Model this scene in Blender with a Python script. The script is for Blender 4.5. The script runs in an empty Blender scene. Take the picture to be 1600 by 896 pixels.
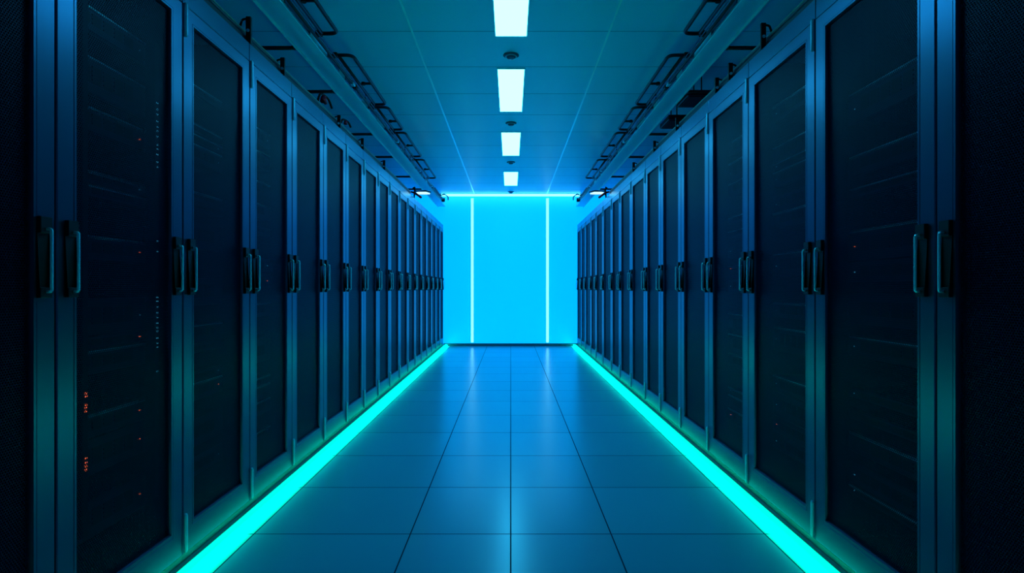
import bpy, bmesh, math, random
from mathutils import Vector
random.seed(7)
SC = bpy.context.scene
COL = SC.collection
EYE = 1.2          # camera height
F = 855.0          # focal length in pixels of the 1600 px frame
YW = 11.4          # distance of the end wall
CEIL = EYE + 1.945
XL, XR = -1.404, 1.385   # cabinet front planes
XS = 2.48          # side walls

# ------------------------------------------------------------------ materials
def nodes_of(name):
    m = bpy.data.materials.new(name); m.use_nodes = True
    nt = m.node_tree
    return m, nt, nt.nodes['Principled BSDF'], nt.nodes['Material Output']

def mat(name, col, rough=.5, metal=0, noise=0, scale=30, coat=0, spec=.5, stretch=None):
    m, nt, b, out = nodes_of(name)
    b.inputs['Base Color'].default_value = (*col, 1)
    b.inputs['Roughness'].default_value = rough
    b.inputs['Metallic'].default_value = metal
    b.inputs['Coat Weight'].default_value = coat
    b.inputs['Specular IOR Level'].default_value = spec
    if noise:
        tc = nt.nodes.new('ShaderNodeTexCoord'); mp = nt.nodes.new('ShaderNodeMapping')
        if stretch: mp.inputs['Scale'].default_value = stretch
        n = nt.nodes.new('ShaderNodeTexNoise'); n.inputs['Scale'].default_value = scale
        n.inputs['Detail'].default_value = 4
        nt.links.new(tc.outputs['Object'], mp.inputs[0]); nt.links.new(mp.outputs[0], n.inputs['Vector'])
        mr = nt.nodes.new('ShaderNodeMapRange')
        mr.inputs['To Min'].default_value = max(0, rough-noise); mr.inputs['To Max'].default_value = min(1, rough+noise)
        nt.links.new(n.outputs['Fac'], mr.inputs[0]); nt.links.new(mr.outputs[0], b.inputs['Roughness'])
        rp = nt.nodes.new('ShaderNodeMix'); rp.data_type = 'RGBA'
        rp.inputs['A'].default_value = (*[c*.93 for c in col], 1); rp.inputs['B'].default_value = (*[min(1, c*1.07) for c in col], 1)
        nt.links.new(n.outputs['Fac'], rp.inputs['Factor']); nt.links.new(rp.outputs['Result'], b.inputs['Base Color'])
    return m

def glow(name, col, strength=1, base=(.1, .3, .4)):
    m, nt, b, out = nodes_of(name)
    b.inputs['Base Color'].default_value = (*base, 1)
    b.inputs['Roughness'].default_value = .5
    b.inputs['Emission Color'].default_value = (*col, 1)
    b.inputs['Emission Strength'].default_value = strength
    return m

def math_node(nt, op, a, b=None, c=None):
    n = nt.nodes.new('ShaderNodeMath'); n.operation = op
    for i, v in enumerate((a, b, c)):
        if v is None: continue
        if isinstance(v, (int, float)): n.inputs[i].default_value = v
        else: nt.links.new(v, n.inputs[i])
    return n.outputs[0]

def line_mask(nt, coord, where, half):          # 1 on a joint line
    d = math_node(nt, 'ABSOLUTE', math_node(nt, 'SUBTRACT', coord, where))
    return math_node(nt, 'LESS_THAN', d, half)

def repeat_mask(nt, coord, first, step, half):
    f = math_node(nt, 'FRACT', math_node(nt, 'ADD', math_node(nt, 'DIVIDE', math_node(nt, 'SUBTRACT', coord, first), step), 100.5))
    d = math_node(nt, 'ABSOLUTE', math_node(nt, 'SUBTRACT', f, .5))
    return math_node(nt, 'LESS_THAN', d, half/step)

def slab_mat(name, col, joint, rough, xs, yfirst, ystep, half, var=.05, coat=0, spec=.5, rvar=.05, glow_margin=None):
    m, nt, b, out = nodes_of(name)
    geo = nt.nodes.new('ShaderNodeTexCoord'); sp = nt.nodes.new('ShaderNodeSeparateXYZ')
    nt.links.new(geo.outputs['Object'], sp.inputs[0])
    mk = repeat_mask(nt, sp.outputs['Y'], yfirst, ystep, half)
    for x in xs: mk = math_node(nt, 'MAXIMUM', mk, line_mask(nt, sp.outputs['X'], x, half))
    # tile id -> faint per-tile variation
    idy = math_node(nt, 'FLOOR', math_node(nt, 'DIVIDE', math_node(nt, 'SUBTRACT', sp.outputs['Y'], yfirst), ystep))
    idx = 0
    for x in xs:
        idx = math_node(nt, 'ADD', idx, math_node(nt, 'GREATER_THAN', sp.outputs['X'], x))
    cb = nt.nodes.new('ShaderNodeCombineXYZ'); nt.links.new(idy, cb.inputs[0])
    if xs: nt.links.new(idx, cb.inputs[1])
    wn = nt.nodes.new('ShaderNodeTexWhiteNoise'); nt.links.new(cb.outputs[0], wn.inputs['Vector'])
    mx = nt.nodes.new('ShaderNodeMix'); mx.data_type = 'RGBA'
    mx.inputs['A'].default_value = (*[c*(1-var) for c in col], 1); mx.inputs['B'].default_value = (*[c*(1+var) for c in col], 1)
    nt.links.new(wn.outputs['Value'], mx.inputs['Factor'])
    m2 = nt.nodes.new('ShaderNodeMix'); m2.data_type = 'RGBA'
    nt.links.new(mk, m2.inputs['Factor']); base = mx.outputs['Result']
    if glow_margin:
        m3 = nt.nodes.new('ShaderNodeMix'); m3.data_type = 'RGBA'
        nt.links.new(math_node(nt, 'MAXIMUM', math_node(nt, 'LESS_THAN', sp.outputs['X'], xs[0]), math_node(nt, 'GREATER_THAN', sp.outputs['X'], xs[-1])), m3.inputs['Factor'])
        nt.links.new(base, m3.inputs['A']); m3.inputs['B'].default_value = (*glow_margin, 1); base = m3.outputs['Result']
    nt.links.new(base, m2.inputs['A']); m2.inputs['B'].default_value = (*joint, 1)
    nt.links.new(m2.outputs['Result'], b.inputs['Base Color'])
    n = nt.nodes.new('ShaderNodeTexNoise'); n.inputs['Scale'].default_value = 2.5; n.inputs['Detail'].default_value = 3
    nt.links.new(geo.outputs['Object'], n.inputs['Vector'])
    mr = nt.nodes.new('ShaderNodeMapRange'); mr.inputs['To Min'].default_value = rough-rvar; mr.inputs['To Max'].default_value = rough+rvar
    nt.links.new(n.outputs['Fac'], mr.inputs[0])
    rj = math_node(nt, 'MAXIMUM', mr.outputs[0], math_node(nt, 'MULTIPLY', mk, .8))
    nt.links.new(rj, b.inputs['Roughness'])
    b.inputs['Specular IOR Level'].default_value = spec
    b.inputs['Coat Weight'].default_value = coat
    sj = math_node(nt, 'MULTIPLY', math_node(nt, 'SUBTRACT', 1, mk), spec)
    nt.links.new(sj, b.inputs['Specular IOR Level'])
    return m

def mesh_mat():
    """perforated steel sheet: staggered round holes, 9 mm apart"""
    m, nt, b, out = nodes_of('perforated_steel')
    b.inputs['Base Color'].default_value = (.002, .008, .034, 1)
    b.inputs['Roughness'].default_value = .4
    b.inputs['Specular IOR Level'].default_value = .08
    b.inputs['Specular Tint'].default_value = (.2, .45, 1, 1)
    tc = nt.nodes.new('ShaderNodeTexCoord'); sp = nt.nodes.new('ShaderNodeSeparateXYZ')
    nt.links.new(tc.outputs['Object'], sp.inputs[0])
    P = .0085; Q = P*1.732
    ds = []
    for off in (0, .5):
        u = math_node(nt, 'SUBTRACT', math_node(nt, 'FRACT', math_node(nt, 'ADD', math_node(nt, 'DIVIDE', sp.outputs['Y'], P), 50+off)), .5)
        v = math_node(nt, 'SUBTRACT', math_node(nt, 'FRACT', math_node(nt, 'ADD', math_node(nt, 'DIVIDE', sp.outputs['Z'], Q), 50+off)), .5)
        u2 = math_node(nt, 'MULTIPLY', u, u); v2 = math_node(nt, 'MULTIPLY', math_node(nt, 'MULTIPLY', v, v), 3.0)
        ds.append(math_node(nt, 'ADD', u2, v2))
    d = math_node(nt, 'MINIMUM', ds[0], ds[1])
    solid = math_node(nt, 'GREATER_THAN', d, .36**2)
    nt.links.new(solid, b.inputs['Alpha'])
    return m

FLOOR = slab_mat('floor_tile', (.03, .42, .56), (.004, .05, .08), .23, [-1.254, -.49, 0, .49, 1.24], 2.672, .626, .0032, .04, coat=0, spec=.6, rvar=.006, glow_margin=(.06, .8, .85))  # outer tile margin painted lighter so the floor strip's glow reads wider
CEILM = slab_mat('ceiling_tile', (.10, .74, .98), (.02, .28, .45), .42, [], 4.137, .663, .004, .03, spec=.9, rvar=.03)
WALLM = mat('side_wall_paint', (.08, .5, .75), .7, noise=.05, scale=8)
GLASSWALL = glow('backlit_wall_panel', (0, .46, 1.5), 1.0, (.02, .35, .5))
STEEL = mat('blue_grey_steel', (.026, .095, .185), .31, .75)
HEADER = mat('header_steel', (.03, .13, .24), .25, .7)
BODY = mat('cabinet_inner_steel', (.004, .010, .028), .6, spec=.2)
PLINTH = mat('plinth_steel', (.05, .24, .24), .55, .2, noise=.03, scale=30)
TOPM = mat('top_panel_paint', (.12, .5, .7), .5)
BLACK = mat('black_plastic', (.002, .003, .006), .45, spec=.25)
CHROME = mat('brushed_chrome', (.55, .95, 1), .3, .45)
HINGE = mat('hinge_aluminium', (.2, .6, .78), .35, .2)
PIPE = mat('dark_conduit', (.003, .008, .02), .45, 0, spec=.25)
BEAM = mat('trunking_steel', (.2, .78, 1), .42, .1, noise=.04, scale=20, stretch=(1, .2, 1))
LIP = mat('trunking_lip', (.6, 1, 1), .35, .2)
TBAR = mat('ceiling_bar', (.6, 1, 1), .28, .6)
CABLE = [mat('cable_black', (.006, .015, .03), .5), mat('cable_olive', (.12, .22, .17), .45), mat('cable_blue', (.03, .12, .26), .45)]
RED = mat('red_plastic', (.8, .01, .03), .5, spec=.2)
LAMPT = glow('lamp_tube', (.7, 1.4, 1.5), 1.0, (.7, .8, .8))
WHITE = mat('white_enamel', (.75, .92, .95), .3)
DETM = mat('detector_plastic', (.02, .11, .2), .5)
MESH = mesh_mat()
PANEL = glow('diffuser_panel', (.74, 12.5, 22), 1.0)
WALLLED = glow('wall_led', (.36, 1.7, 2.6), 1.0)
TOPLED = glow('ceiling_strip_led', (.5, 4, 6), 1.0)
FLOORLED = glow('floor_led', (0, 14.0, 7.6), 1.0)
FLOORTOP = glow('floor_led_cover', (0, 1.6, .86), 1.0, (.0, .1, .08))
SRV = mat('server_face', (.012, .03, .09), .35, .4, noise=.05, scale=60)
SRVT = mat('server_trim', (.5, .8, 1), .3, .3)
LEDR = glow('red_indicator', (1.0, .12, .03), 1.3)
LEDC = glow('cyan_indicator', (.05, .35, .6), .8)
LEDG = glow('teal_indicator', (.02, .35, .33), 1.0)
BASEM = mat('baseboard_paint', (.01, .09, .17), .5)

# ------------------------------------------------------------------ mesh helpers
def box(bm, x0, x1, y0, y1, z0, z1, mi=0):
    v = [bm.verts.new((x, y, z)) for x in (x0, x1) for y in (y0, y1) for z in (z0, z1)]
    fs = [(0, 1, 3, 2), (4, 6, 7, 5), (0, 4, 5, 1), (2, 3, 7, 6), (0, 2, 6, 4), (1, 5, 7, 3)]
    for f in fs:
        fc = bm.faces.new([v[i] for i in f]); fc.material_index = mi

def bev(bm, w, seg=1):
    bmesh.ops.recalc_face_normals(bm, faces=bm.faces)
    bmesh.ops.bevel(bm, geom=list(bm.edges), offset=w, segments=seg, affect='EDGES', profile=.5)

def tube(bm, pts, r, n=10, cap=True, mi=0):
    pts = [Vector(p) for p in pts]; rings = []
    up = Vector((0, 0, 1))
    for i, p in enumerate(pts):
        if i == 0: t = pts[1]-p
        elif i == len(pts)-1: t = p-pts[i-1]
        else: t = (pts[i+1]-p).normalized() + (p-pts[i-1]).normalized()
        t.normalize()
        a = up if abs(t.z) < .9 else Vector((1, 0, 0))
        s = t.cross(a).normalized(); u = s.cross(t)
        rr = r[i] if isinstance(r, (list, tuple)) else r
        rings.append([bm.verts.new(p + (s*math.cos(k*2*math.pi/n) + u*math.sin(k*2*math.pi/n))*rr) for k in range(n)])
    for a, b in zip(rings, rings[1:]):
        for k in range(n):
            f = bm.faces.new((a[k], a[(k+1) % n], b[(k+1) % n], b[k])); f.smooth = True; f.material_index = mi
    if cap:
        for rg in (rings[0], rings[-1]):
            f = bm.faces.new(rg); f.material_index = mi

def lathe(bm, prof, n=28, mi=0):
    rings = []
    for r, z in prof:
        rings.append([bm.verts.new((max(r, 1e-4)*math.cos(k*2*math.pi/n), max(r, 1e-4)*math.sin(k*2*math.pi/n), z)) for k in range(n)])
    for a, b in zip(rings, rings[1:]):
        for k in range(n):
            f = bm.faces.new((a[k], a[(k+1) % n], b[(k+1) % n], b[k])); f.smooth = True; f.material_index = mi
    bm.faces.new(rings[0]); bm.faces.new(rings[-1])

def round_path(pts, r, n=6):
    """polyline with rounded corners"""
    pts = [Vector(p) for p in pts]; out = [pts[0]]
    for a, b, c in zip(pts, pts[1:], pts[2:]):
        d1 = (a-b).normalized(); d2 = (c-b).normalized()
        rr = min(r, (a-b).length*.45, (c-b).length*.45)
        p, q = b+d1*rr, b+d2*rr
        for k in range(n+1):
            t = k/n
            out.append(p*(1-t)**2 + b*2*t*(1-t) + q*t*t)
    out.append(pts[-1])
    return out

def obj(name, bm, mats, parent=None, loc=(0, 0, 0)):
    bmesh.ops.recalc_face_normals(bm, faces=bm.faces)
    me = bpy.data.meshes.new(name); bm.to_mesh(me); bm.free()
    for m in (mats if isinstance(mats, (list, tuple)) else [mats]): me.materials.append(m)
    o = bpy.data.objects.new(name, me); COL.objects.link(o); o.location = loc
    if parent: o.parent = parent
    return o

def thing(name, label, cat, loc=(0, 0, 0), group=None, rz=0):
    o = bpy.data.objects.new(name, None); COL.objects.link(o)
    o.empty_display_size = .1
    o.location = loc; o.rotation_euler = (0, 0, rz); tag(o, label, cat, group); return o

def tag(o, label, cat, group=None):
    o['label'] = label; o['category'] = cat
    if group: o['group'] = group
    return o

def struct(name, bm, m, label=None):
    o = obj(name, bm, m); o['kind'] = 'structure'
    if label: o['label'] = label
    return o

def copy_tree(o, parent=None):
    c = o.copy(); COL.objects.link(c); c.parent = parent
    for ch in list(o.children): copy_tree(ch, c)
    return c

def B(): return bmesh.new()

# ------------------------------------------------------------------ the room
YN = -1.7
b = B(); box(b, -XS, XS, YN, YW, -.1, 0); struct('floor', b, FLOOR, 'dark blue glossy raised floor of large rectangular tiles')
b = B(); box(b, -XS, XS, YN, YW, CEIL, CEIL+.1); struct('ceiling', b, CEILM, 'blue lit ceiling of wide rectangular tiles')
b = B(); box(b, -XS-.1, -XS, YN, YW+.1, -.1, CEIL+.1); struct('wall_left', b, WALLM)
b = B(); box(b, XS, XS+.1, YN, YW+.1, -.1, CEIL+.1); struct('wall_right', b, WALLM)
b = B(); box(b, -XS, XS, YN-.1, YN, -.1, CEIL+.1); struct('wall_near', b, WALLM)
b = B(); box(b, -XS, XS, YW, YW+.1, -.1, CEIL+.1); struct('wall_far', b, GLASSWALL, 'bright cyan backlit end wall of the aisle')
b = B(); box(b, -1.40, 1.40, YW-.02, YW, .0, .055); bev(b, .003); struct('baseboard_far', b, BASEM)
for i, x in enumerate((-.745, .745)):
    b = B(); box(b, x-.007, x+.007, YN, YW, CEIL-.004, CEIL); struct('trim_%d' % (i+1), b, TBAR, 'thin pale ceiling bar running the length of the aisle')

# LED profiles on the end wall
def wall_strip(x, label):
    t = thing('wall_light_strip', label, 'light strip', (x, YW, EYE-1.13), 'upright light strips on the end wall')
    b = B(); box(b, -.034, .034, -.012, 0, 0, 3.01); bev(b, .002); obj('profile', b, WHITE, t)
    b = B(); box(b, -.025, .025, -.022, -.0125, .006, 3.004); bev(b, .004, 2); obj('diffuser', b, WALLLED, t)
wall_strip(-.80, 'left one of the two upright glowing light strips on the cyan end wall')
wall_strip(.765, 'right one of the two upright glowing light strips on the cyan end wall')
t = thing('ceiling_light_strip', 'horizontal glowing light strip where the ceiling meets the cyan end wall', 'light strip', (0, YW-.15, CEIL))
b = B(); box(b, -1.44, 1.44, -.04, .04, -.008, 0); bev(b, .002); obj('profile', b, WHITE, t)
b = B(); box(b, -1.43, 1.43, -.03, .03, -.046, -.0085); bev(b, .004); obj('diffuser', b, TOPLED, t)

# ceiling light panels
ORD = ['nearest', 'second nearest', 'third nearest', 'farthest']
for i, (y0, y1) in enumerate(((2.95, 4.20), (4.836, 5.99), (6.80, 7.975), (9.11, 10.30))):
    t = thing('ceiling_light', '%s of the four glowing white rectangular ceiling light panels' % ORD[i], 'ceiling light', (.003, (y0+y1)/2, CEIL), 'rectangular light panels along the ceiling centre')
    h = (y1-y0)/2
    b = B()
    for (a0, a1, c0, c1) in ((-.123, -.118, -h-.005, h+.005), (.118, .123, -h-.005, h+.005), (-.118, .118, -h-.005, -h), (-.118, .118, h, h+.005)):
        box(b, a0, a1, c0, c1, -.008, 0)
    obj('frame', b, WHITE, t)
    b = B(); box(b, -.118, .118, -h, h, -.007, -.0005); obj('diffuser', b, PANEL, t)

# detectors
for i, y in enumerate((4.56, 6.43, 8.42, 11.0)):
    t = thing('smoke_detector', '%s of the four small round dark ceiling detectors' % ORD[i], 'smoke detector', (.003, y, CEIL), 'round detectors between the ceiling lights')
    b = B(); lathe(b, [(.064, 0), (.066, -.004), (.056, -.009), (.045, -.011)]); obj('base', b, DETM, t)
    b = B(); lathe(b, [(.038, -.0115), (.036, -.020), (.026, -.030), (.012, -.033)]); obj('sensor_head', b, DETM, t)
    b = B(); lathe(b, [(.047, -.0112), (.050, -.014), (.046, -.017), (.040, -.0165), (.040, -.0112)]); obj('vent_ring', b, HINGE, t)

# ------------------------------------------------------------------ cabinets
ZD0, ZD1 = .058, 2.42        # door
ZM0, ZM1 = .181, 2.354       # perforated field
ZT = 2.52
DEP = 1.0
ORDN = ['nearest', 'second', 'third', 'fourth', 'fifth', 'sixth', 'seventh', 'eighth', 'ninth', 'tenth', 'eleventh', 'twelfth', 'thirteenth', 'fourteenth', 'fifteenth', 'sixteenth', 'seventeenth', 'eighteenth', 'nineteenth']

def ring_frame(bm, y0, y1, z0, z1, prof, s):
    """rectangular frame lofted from (inset_y, inset_z, x) sections; x is towards the aisle times s"""
    rings = []
    for iy, iz, x in prof:
        rings.append([bm.verts.new((x*s, y, z)) for y, z in ((y0+iy, z0+iz), (y1-iy, z0+iz), (y1-iy, z1-iz*0-izt(iz)), (y0+iy, z1-izt(iz)))])
    for a, b_ in zip(rings, rings[1:]+rings[:1]):
        for k in range(4):
            bm.faces.new((a[k], a[(k+1) % 4], b_[(k+1) % 4], b_[k]))
KZ = (ZD1-ZM1)/(ZM0-ZD0)
def izt(iz): return iz*KZ

def cabinet(side, y0, y1, label, group):
    s = 1 if side == 'left' else -1          # +s is towards the aisle
    X = XL if side == 'left' else XR
    w = y1-y0; g = .0025
    t = thing('server_cabinet', label, 'server cabinet', (X, y0, 0), group)
    T = .003
    b = B()
    D = -DEP*s
    def bx(x0, x1, *r): box(b, min(x0, x1), max(x0, x1), *r)
    bx(-.022*s, D, g, g+.02, ZD0, ZT); bx(-.022*s, D, w-g-.02, w-g, ZD0, ZT)
    bx(D+.02*s, D, g+.02, w-g-.02, ZD0, ZT)
    bx(-.022*s, D+.02*s, g+.02, w-g-.02, ZD0, ZD0+.02)
    obj('body', b, BODY, t)
    b = B(); box(b, min(-.0225*s, D+.0205*s), max(-.0225*s, D+.0205*s), g+.0205, w-g-.0205, ZT-.02, ZT-.0005); obj('top_panel', b, TOPM, t)
    b = B(); box(b, min(-.0215*s, .0), max(-.0215*s, .0), g, w-g, ZD1+.004, ZT); bev(b, .002); obj('header_panel', b, HEADER, t)
    b = B(); box(b, min(-.96*s, -.004*s), max(-.96*s, -.004*s), .0005, w-.0005, 0, ZD0-.004); obj('plinth', b, PLINTH, t)
    # door
    st = .078
    iz = ZM0-ZD0
    b = B()
    ring_frame(b, g+.001, w-g-.001, ZD0, ZD1, [(0, 0, -.021), (0, 0, -.002), (.003, .003, .002), (st-.014, iz-.022, .002), (st-.012, iz-.019, -.001), (st-.011, iz-.018, .0025), (st-.002, iz-.004, .0025), (st, iz, -.006), (st, iz, -.021)], s)
    door = obj('door', b, STEEL, t)
    b = B(); box(b, min(-.012*s, -.0135*s), max(-.012*s, -.0135*s), g+st, w-g-st, ZM0-.004, ZM1+.004)
    obj('mesh_panel', b, MESH, door)
    # hinge covers, top and bottom, at the near edge of the door
    for z0, z1 in ((2.285, 2.43), (.064, .23)):
        b = B(); tube(b, [(.006*s, g+.012, z0), (.006*s, g+.012, z0+.01), (.006*s, g+.012, z1-.01), (.006*s, g+.012, z1)], [.006, .0085, .0085, .006], 10)
        h = obj('hinge', b, HINGE, door)
    # two handles
    for hy in (.052, w-.05):
        b = B()
        prof = [(.0015, 1.172), (.016, 1.172), (.016, 1.203), (.004, 1.203), (.004, 1.365), (.016, 1.365), (.016, 1.415), (.0015, 1.415)]
        r0 = [b.verts.new((x*s, hy-.021, z)) for x, z in prof]; r1 = [b.verts.new((x*s, hy+.021, z)) for x, z in prof]
        for k in range(8): b.faces.new((r0[k], r0[(k+1) % 8], r1[(k+1) % 8], r1[k]))
        b.faces.new(r0); b.faces.new(r1)
        bev(b, .0015)
        hd = obj('handle', b, BLACK, t)
        b = B()
        tube(b, round_path([(.0165*s, hy, 1.190), (.030*s, hy, 1.190), (.030*s, hy, 1.378), (.0165*s, hy, 1.378)], .006, 4), .0045, 10)
        obj('grip', b, CHROME, hd)
    return t

left_seams = [.85, 1200*.001406, 1200*.00195, 1200*.00245, 1200*.002924] + [1200*(.003415+.000467*k) for k in range(13)] + [YW-.03]
right_seams = [.85] + [1184*v for v in (.001504, .0021, .00269, .003229, .003754, .00426, .004746, .00531, .00585, .00634, .00693, .00749, .00797, .00855, .00905)] + [YW-.03]
for side, seams in (('left', left_seams), ('right', right_seams)):
    n = len(seams)-1
    for i in range(n):
        if i == 0: lab = 'tall dark server cabinet at the %s edge of the photo, nearest in the %s row' % (side, side)
        elif i == n-1: lab = 'farthest server cabinet of the %s row, beside the cyan end wall' % side
        else: lab = 'tall server cabinet with perforated door, %s from the camera in the %s row' % (ORDN[i], side)
        cabinet(side, seams[i], seams[i+1], lab, 'server cabinets of the %s row' % side)

# ------------------------------------------------------------------ equipment behind the near mesh doors
def server(side, y0, y1, z0, h, label, group, led, trim, first):
    s = 1 if side == 'left' else -1
    X = (XL if side == 'left' else XR)
    w = y1-y0; m = .062
    t = thing('rack_server', label, 'server', (X-.11*s, y0, z0), group)
    def bb(x0, x1, *r, bw=0):
        b = B(); box(b, min(x0*s, x1*s), max(x0*s, x1*s), *r)
        if bw: bev(b, bw)
        return b
    obj('chassis', bb(-.55, -.0155, m+.02, w-m-.02, 0, h), BODY, t)
    b = bb(-.015, 0, m, w-m, .001, h-.001, bw=.002)
    obj('faceplate', b, SRV, t)
    b = B()
    n = 7
    for k in range(n):
        a = m+.06+(w-2*m-.14)*k/n
        box(b, min(.0005*s, .004*s), max(.0005*s, .004*s), a, a+(w-2*m-.14)/n*.8, h*.3, h*.75)
    obj('drive_bay', b, BLACK, t)
    if trim:
        obj('trim_strip', bb(.0005, .010, m+.03, w-m-.02, h-.012, h-.003, bw=.001), SRVT, t)
    for hy in (m+.018, w-m-.018):
        b = B(); tube(b, round_path([(.0005*s, hy, h*.2), (.02*s, hy, h*.2), (.02*s, hy, h*.8), (.0005*s, hy, h*.8)], .005, 3), .003, 8); obj('pull_handle', b, BLACK, t)
    if led:
        b = B(); box(b, min(.0005*s, .004*s), max(.0005*s, .004*s), w-m-.05, w-m-.045, h*.45, h*.45+.005); obj('indicator_light', b, led, t)

for side, seams in (('left', left_seams), ('right', right_seams)):
    for ci in (1, 2, 3):
        grp = 'rack servers behind the mesh door of the %s cabinet in the %s row' % (ORDN[ci], side)
        z = .30; k = 0
        rs = random.Random(ci*10+(side == 'left'))
        while z < 2.15:
            h = rs.choice((.0445, .089, .089, .133))
            server(side, seams[ci], seams[ci+1], z, h, 'dim rack server seen through the mesh door of the %s cabinet in the %s row' % (ORDN[ci], side), grp,
                   rs.choice((None, None, LEDC, LEDC, LEDR)), rs.random() < .55 or z > 1.7, k == 0)
            z += h + rs.choice((.004, .004, .05, .09, .14)); k += 1

def power_strip(side, y, z0, z1, depth, lights, label, m):
    s = 1 if side == 'left' else -1
    X = (XL if side == 'left' else XR)
    t = thing('power_strip', label, 'power strip', (X-depth*s, y, z0))
    b = B(); box(b, -.02, .02, -.014, .014, 0, z1-z0); bev(b, .003); obj('housing', b, BODY, t)
    for i, z in enumerate(lights):
        b = B(); x0, x1 = .0205*s, .024*s
        box(b, min(x0, x1), max(x0, x1), -.004, .004, z-z0-.003, z-z0+.003); obj('indicator_light', b, m, t)
def zz(py, D): return EYE+(451-py)*D/F
rr = random.Random(3)
power_strip('left', 2.225, .35, 2.2, .055, [zz(p+rr.uniform(-2, 2), 2.225) for p in list(range(162, 262, 9))+list(range(376, 410, 17))+list(range(464, 545, 8))+[583]], 'vertical power strip with tiny cyan lights in the second cabinet of the left row', LEDC)
power_strip('left', 1.86, .35, 2.2, .062, [zz(p, 1.86) for p in (615, 620, 633, 638, 643, 717, 723, 729, 735)], 'vertical power strip with tiny red lights in the second cabinet of the left row', LEDR)
power_strip('right', 1.714, .35, 2.2, .05, [zz(p, 1.714) for p in (534, 545, 550, 556)], 'vertical power strip with tiny teal lights behind the nearest mesh door at right', LEDG)

# ------------------------------------------------------------------ floor light channels
for side in ('left', 'right'):
    s = 1 if side == 'left' else -1
    X = XL if side == 'left' else XR
    t = thing('floor_light_strip', 'glowing turquoise light strip along the floor under the %s cabinet row' % side, 'light strip', (X, .85, 0), 'turquoise floor light strips')
    L = YW-.03-.85
    b = B()
    box(b, min(.076*s, .083*s), max(.076*s, .083*s), 0, L, .001, .031)
    obj('front_lens', b, FLOORLED, t)
    b = B(); box(b, min(.0405*s, .083*s), max(.0405*s, .083*s), 0, L, .0315, .041); bev(b, .002); obj('top_cover', b, FLOORTOP, t)
    b = B(); box(b, min(.001*s, .040*s), max(.001*s, .040*s), 0, L, 0, .030); bev(b, .001)
    obj('housing', b, PLINTH, t)

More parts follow.
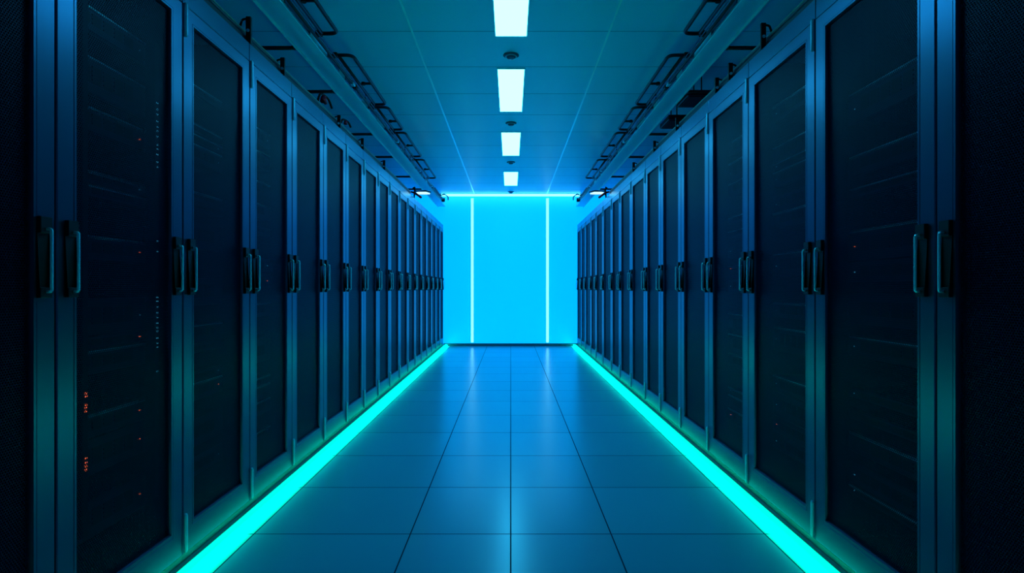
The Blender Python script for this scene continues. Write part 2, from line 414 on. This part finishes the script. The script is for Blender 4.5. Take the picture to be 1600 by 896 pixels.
# ------------------------------------------------------------------ overhead trunking
ZB = EYE+1.70
for side in ('left', 'right'):
    s = 1 if side == 'left' else -1
    sx = -1 if side == 'left' else 1
    t = thing('cable_trunking', 'long blue metal cable trunking hung along the %s side of the ceiling' % side, 'cable trunking', (sx*1.36, YN+.3, ZB), 'ceiling trunking over each cabinet row')
    L = YW-.02-(YN+.3)
    b = B(); box(b, min(0, sx*.144), max(0, sx*.144), 0, L, 0, .075); bev(b, .002); obj('duct', b, BEAM, t)
    b = B(); box(b, min(sx*.1445, sx*.150), max(sx*.1445, sx*.153), 0, L, -.020, .03); obj('edge_lip', b, LIP, t)
    y = 2.2
    k = 0
    while y < YW-.6:                      # joint covers on the aisle face
        ln = (.42, .28, .5, .33)[k % 4]
        b = B(); box(b, min(-sx*.0005, -sx*.006), max(-sx*.0005, -sx*.006), y, y+ln, .012, .06); bev(b, .002)
        obj('cover_plate', b, HEADER, t); y += ln+(.22, .35, .16)[k % 3]; k += 1
    for y in (3.4, 5.4, 7.4, 9.4, 11.2):
        b = B(); tube(b, [(sx*.072, y-(YN+.3), .0755), (sx*.072, y-(YN+.3), CEIL-ZB-.001)], .006, 8); obj('hanger_rod', b, PIPE, t)
    # support arms out to the side wall
    for i, y in enumerate((3.88, 4.74, 6.05, 7.10, 8.35, 9.4)):
        t = thing('support_arm', 'dark support arm reaching under the %s trunking, %s from the camera' % (side, ORDN[i]), 'support arm', (sx*1.516, y, ZB), 'dark support arms of the %s trunking' % side)
        b = B(); tube(b, [(0, 0, .006), (sx*.30, 0, .006), (sx*(XS-1.517), 0, .006)], .014, 10); obj('tube', b, PIPE, t)
        b = B(); box(b, min(sx*.0, sx*.03), max(sx*.0, sx*.03), -.02, .02, -.0035, .0155+.01); bev(b, .002); obj('end_cap', b, BLACK, t)
        b = B(); tube(b, [(sx*.34, 0, .01), (sx*.50, 0, CEIL-ZB-.002)], .009, 8); obj('brace', b, PIPE, t)

    # conduit loops on the aisle side
    xi, xo = sx*1.328, sx*1.195
    zr = EYE+1.72
    def clamp(tp, x, y, z, big=1):
        b = B(); box(b, x-.022*big, x+.022*big, y-.016, y+.016, z-.018*big, z+.020); bev(b, .004)
        obj('clamp', b, BLACK, tp)
    tc = thing('conduit', 'straight dark conduit running along the aisle face of the %s trunking' % side, 'conduit', (0, 0, 0), 'straight conduits beside the trunking')
    tc.location = (xi, 1.8, zr)
    b = B(); tube(b, [(0, 0, 0), (0, 2.02, 0), (0, 5, .0), (0, YW-1.0-1.8, 0)], .010, 10); obj('pipe', b, PIPE, tc)
    b = B(); tube(b, [(-sx*.019, .3, .012), (-sx*.019, 3, .012), (-sx*.019, 8.2, .012)], .004, 8); obj('thin_wire', b, CABLE[2], tc)
    for y in (2.9, 4.6, 6.4, 8.0, 9.2):
        b = B(); box(b, -.016, .016, y-1.8-.03, y-1.8+.03, -.014, .026); bev(b, .004); obj('saddle', b, HINGE, tc)
        b = B(); box(b, -.018, .018, y-1.8+.05, y-1.8+.11, -.016, .018); bev(b, .005); obj('coupling', b, BLACK, tc)
    loops = [(2.15, 3.79, [2.6, 3.35]), (4.14, 5.25, [4.71]), (5.33, 6.08, [5.77]), (6.2, 7.32, [6.75]), (7.5, 8.75, [8.1])]
    for i, (a, c, rungs) in enumerate(loops):
        t = thing('conduit_loop', 'rounded dark conduit loop beside the %s trunking, %s from the camera' % (side, ORDN[i]), 'conduit', (xi, a, zr+.046), 'rounded conduit loops along the %s trunking' % side)
        ox = xo-xi; L = c-a
        b = B(); tube(b, round_path([(0, 0, 0), (ox, 0, 0), (ox, L, 0), (0, L, 0)], .06, 6), .0125, 10); obj('pipe', b, PIPE, t)
        b = B(); tube(b, [(ox*.17, .012, 0), (ox*.17, L-.012, 0)], .012, 10); obj('inner_rail', b, PIPE, t)
        for y in rungs:
            b = B(); tube(b, [(ox*.45, y-a, -.002), (ox*.95, y-a, -.002)], .011, 8); obj('rung', b, PIPE, t)
            b = B(); lathe(b, [(.016, -.012), (.02, 0), (.016, .012)], 12)
            obj('end_clip', b, BLACK, t, (ox*.45, y-a, -.002))
        for y in (.0, L):
            b = B(); box(b, -.020, .020, y-.022, y+.022, -.016, .016); bev(b, .004); obj('clamp', b, BLACK, t)
        b = B(); tube(b, [(ox+.028*(1 if ox < 0 else -1), .05, .022), (ox+.028*(1 if ox < 0 else -1), L-.05, .022)], .004, 6); obj('thin_wire', b, CABLE[2], t)
    t = thing('conduit_hook', 'small dark hooked conduit end beside the %s trunking near the end wall' % side, 'conduit', (xi, 9.55, zr), 'hooked conduit ends')
    b = B(); tube(b, round_path([(0, 0, .03), (0, 1.25, .03)], .05), .016, 10); obj('pipe', b, PIPE, t)
    b = B(); tube(b, round_path([(0, .75, .03), (-sx*.10, .6, .03), (-sx*.14, .85, .02), (-sx*.12, 1.0, -.01)], .06), .011, 10); obj('hook', b, PIPE, t)
    b = B(); box(b, -.03, .03, 1.2, 1.27, -.01, .06); bev(b, .006); obj('end_box', b, BLACK, t)

    # cables lying along the front of the cabinet tops
    X = XL if side == 'left' else XR
    names = [('slim black', CABLE[0], .010, .038, .059), ('thin olive green', CABLE[1], .006, .042, .078), ('thick black', CABLE[0], .014, .068, .064), ('blue', CABLE[2], .008, .096, .058)]
    for nm, m, r, off, dz in names:
        b = B(); pts = []
        y = 1.2; q = random.Random(len(nm)+sx)
        while y < 7.8:
            pts.append((q.uniform(-.002, .002), y, q.uniform(0, .002))); y += .35
        pts.append((0, 7.85, 0))
        tube(b, pts, r, 8)
        tag(obj('cable', b, m, None, (X+sx*off, 0, ZT+dz)), '%s cable lying along the tops of the %s row cabinets' % (nm, side), 'cable', 'cables on the cabinet tops')
    b = B()
    # dark tray edge above the cables
    t = thing('cable_tray', 'dark slim cable tray running along the tops of the %s row cabinets' % side, 'cable tray', (X+sx*.078, 1.2, ZT), 'cable trays on the cabinet tops')
    b = B(); prof = [(-.05, 0), (.05, 0), (.053, .01), (.053, .04), (.05, .047), (-.05, .047), (-.053, .04), (-.053, .01)]
    r0 = [b.verts.new((x*-sx*-1, 0, z)) for x, z in prof]; r1 = [b.verts.new((x*-sx*-1, 6.6, z)) for x, z in prof]
    for k in range(8): b.faces.new((r0[k], r0[(k+1) % 8], r1[(k+1) % 8], r1[k]))
    b.faces.new(r0); b.faces.new(r1)
    obj('tray', b, PIPE, t)
    # upright brackets
    ys = (2.95, 3.39, 4.50, 5.21, 6.1) if side == 'left' else (3.02, 3.47, 3.70, 4.58, 5.30, 6.2)
    for i, y in enumerate(ys):
        t = thing('upright_bracket', 'short black upright bracket on the cabinet tops of the %s row, %s from the camera' % (side, ORDN[i]), 'bracket', (X+sx*.008, y, ZT), 'upright brackets on the cabinet tops')
        H = (.085, .05, .045, .05, .05, .05, .05)[i]
        b = B(); box(b, -.014, .014, -.008, .008, 0, H+.06); bev(b, .002); obj('plate', b, BLACK, t)
        b = B(); tube(b, round_path([(sx*.0145, 0, H+.05), (sx*.035, 0, H+.045), (sx*.05, 0, H-.0)], .02), .006, 8); obj('hook', b, BLACK, t)
        b = B(); tube(b, [(0, -.013, H*.8), (0, -.0085, H*.8)], .009, 8); obj('bolt', b, HINGE, t)

    # red clip fitting on the cables
    for (y, lab) in ((4.28, 'red and black clip fitting on the %s cabinet tops, the nearer one' % side), (4.85, 'red and black clip fitting on the %s cabinet tops, the farther one' % side)):
        if side == 'right': break
        k = 1.0 if y < 4.5 else .65
        t = thing('clip_fitting', lab, 'clip', (X+sx*.060, y, ZT+.125), 'red clip fittings on the cabinet tops')
        b = B(); tube(b, [(0, -.03*k, .01), (0, 0, .045*k), (-sx*0.0, .05*k, .02)], [.018*k, .024*k, .014*k], 10); obj('clip_body', b, RED, t)
        b = B(); tube(b, round_path([(sx*.03, -.05, .0), (sx*.02, -.02, .08*k), (-sx*.01, .08*k, .075*k), (-sx*.02, .14*k, .01)], .04), .009, 8); obj('curved_arm', b, BLACK, t)
    # tubular lamp with red handle near the end wall
    t = thing('clamp_lamp', 'small white tube lamp with a red clamp above the far %s cabinets' % side, 'lamp', (X+sx*.02, 8.15, ZT+.10), 'clamp lamps above the far cabinets')
    red = RED
    b = B(); tube(b, [(-sx*.02, 0, 0), (-sx*.05, 0, .0), (-sx*.16, 0, 0), (-sx*.22, 0, -.008)], [.012, .019, .019, .009], 12); obj('tube', b, LAMPT, t)
    b = B(); tube(b, [(-sx*.0, 0, .031), (-sx*.16, 0, .032), (-sx*.24, 0, .014)], [.009, .011, .006], 10); obj('shade', b, PIPE, t)
    b = B(); tube(b, [(sx*.06, 0, .02), (sx*.0, -.02, .0), (-sx*.10, -.045, -.075)], [.012, .016, .018], 10); obj('clamp_handle', b, red, t)
    b = B(); tube(b, [(sx*.02, 0, .085), (sx*.0, 0, .045), (sx*.02, .0, -.0985)], [.024, .018, .008], 10); obj('stem', b, BLACK, t)
# dark hanging box over the right cabinets
for i, (y, xo_, w_) in enumerate(((4.92, 1.56, .2), (5.6, 1.55, .12))):
    t = thing('junction_box', ('larger' if i == 0 else 'smaller') + ' dark flat box under the ceiling behind the right trunking', 'junction box', (xo_+.12, y, ZB-.02+.0), 'dark boxes behind the right trunking')
    b = B(); box(b, -w_/2-.04, w_/2+.1, -.16, .16, 0, .05); bev(b, .006); obj('housing', b, PIPE, t)
    b = B(); box(b, -w_/2-.02, w_/2+.08, -.14, .14, -.006, -.0005); bev(b, .002); obj('lid', b, BODY, t)
    for dy in (-.1, .1):
        b = B(); tube(b, [(0, dy, .0505), (0, dy, CEIL-ZB+.019)], .006, 8); obj('hanger_rod', b, PIPE, t)

# ------------------------------------------------------------------ camera, world, output
cam = bpy.data.cameras.new('camera'); co = bpy.data.objects.new('camera', cam); COL.objects.link(co)
co.location = (0, 0, EYE); co.rotation_euler = (math.pi/2, 0, 0)
cam.sensor_fit = 'HORIZONTAL'; cam.sensor_width = 36; cam.lens = F/1600*36
cam.shift_x = 2/1600; cam.shift_y = 3/1600
cam.clip_start = .05; cam.clip_end = 100
SC.camera = co
w = bpy.data.worlds.new('world'); SC.world = w; w.use_nodes = True
w.node_tree.nodes['Background'].inputs[0].default_value = (0, .004, .01, 1)
w.node_tree.nodes['Background'].inputs[1].default_value = 1
vs = SC.view_settings
vs.view_transform = 'Standard'; vs.look = 'None'; vs.exposure = 0; vs.gamma = 1; vs.use_curve_mapping = False
SC.cycles.use_denoising = True
SC.cycles.max_bounces = 10; SC.cycles.diffuse_bounces = 5; SC.cycles.glossy_bounces = 5; SC.cycles.transparent_max_bounces = 12
SC.cycles.sample_clamp_indirect = 4
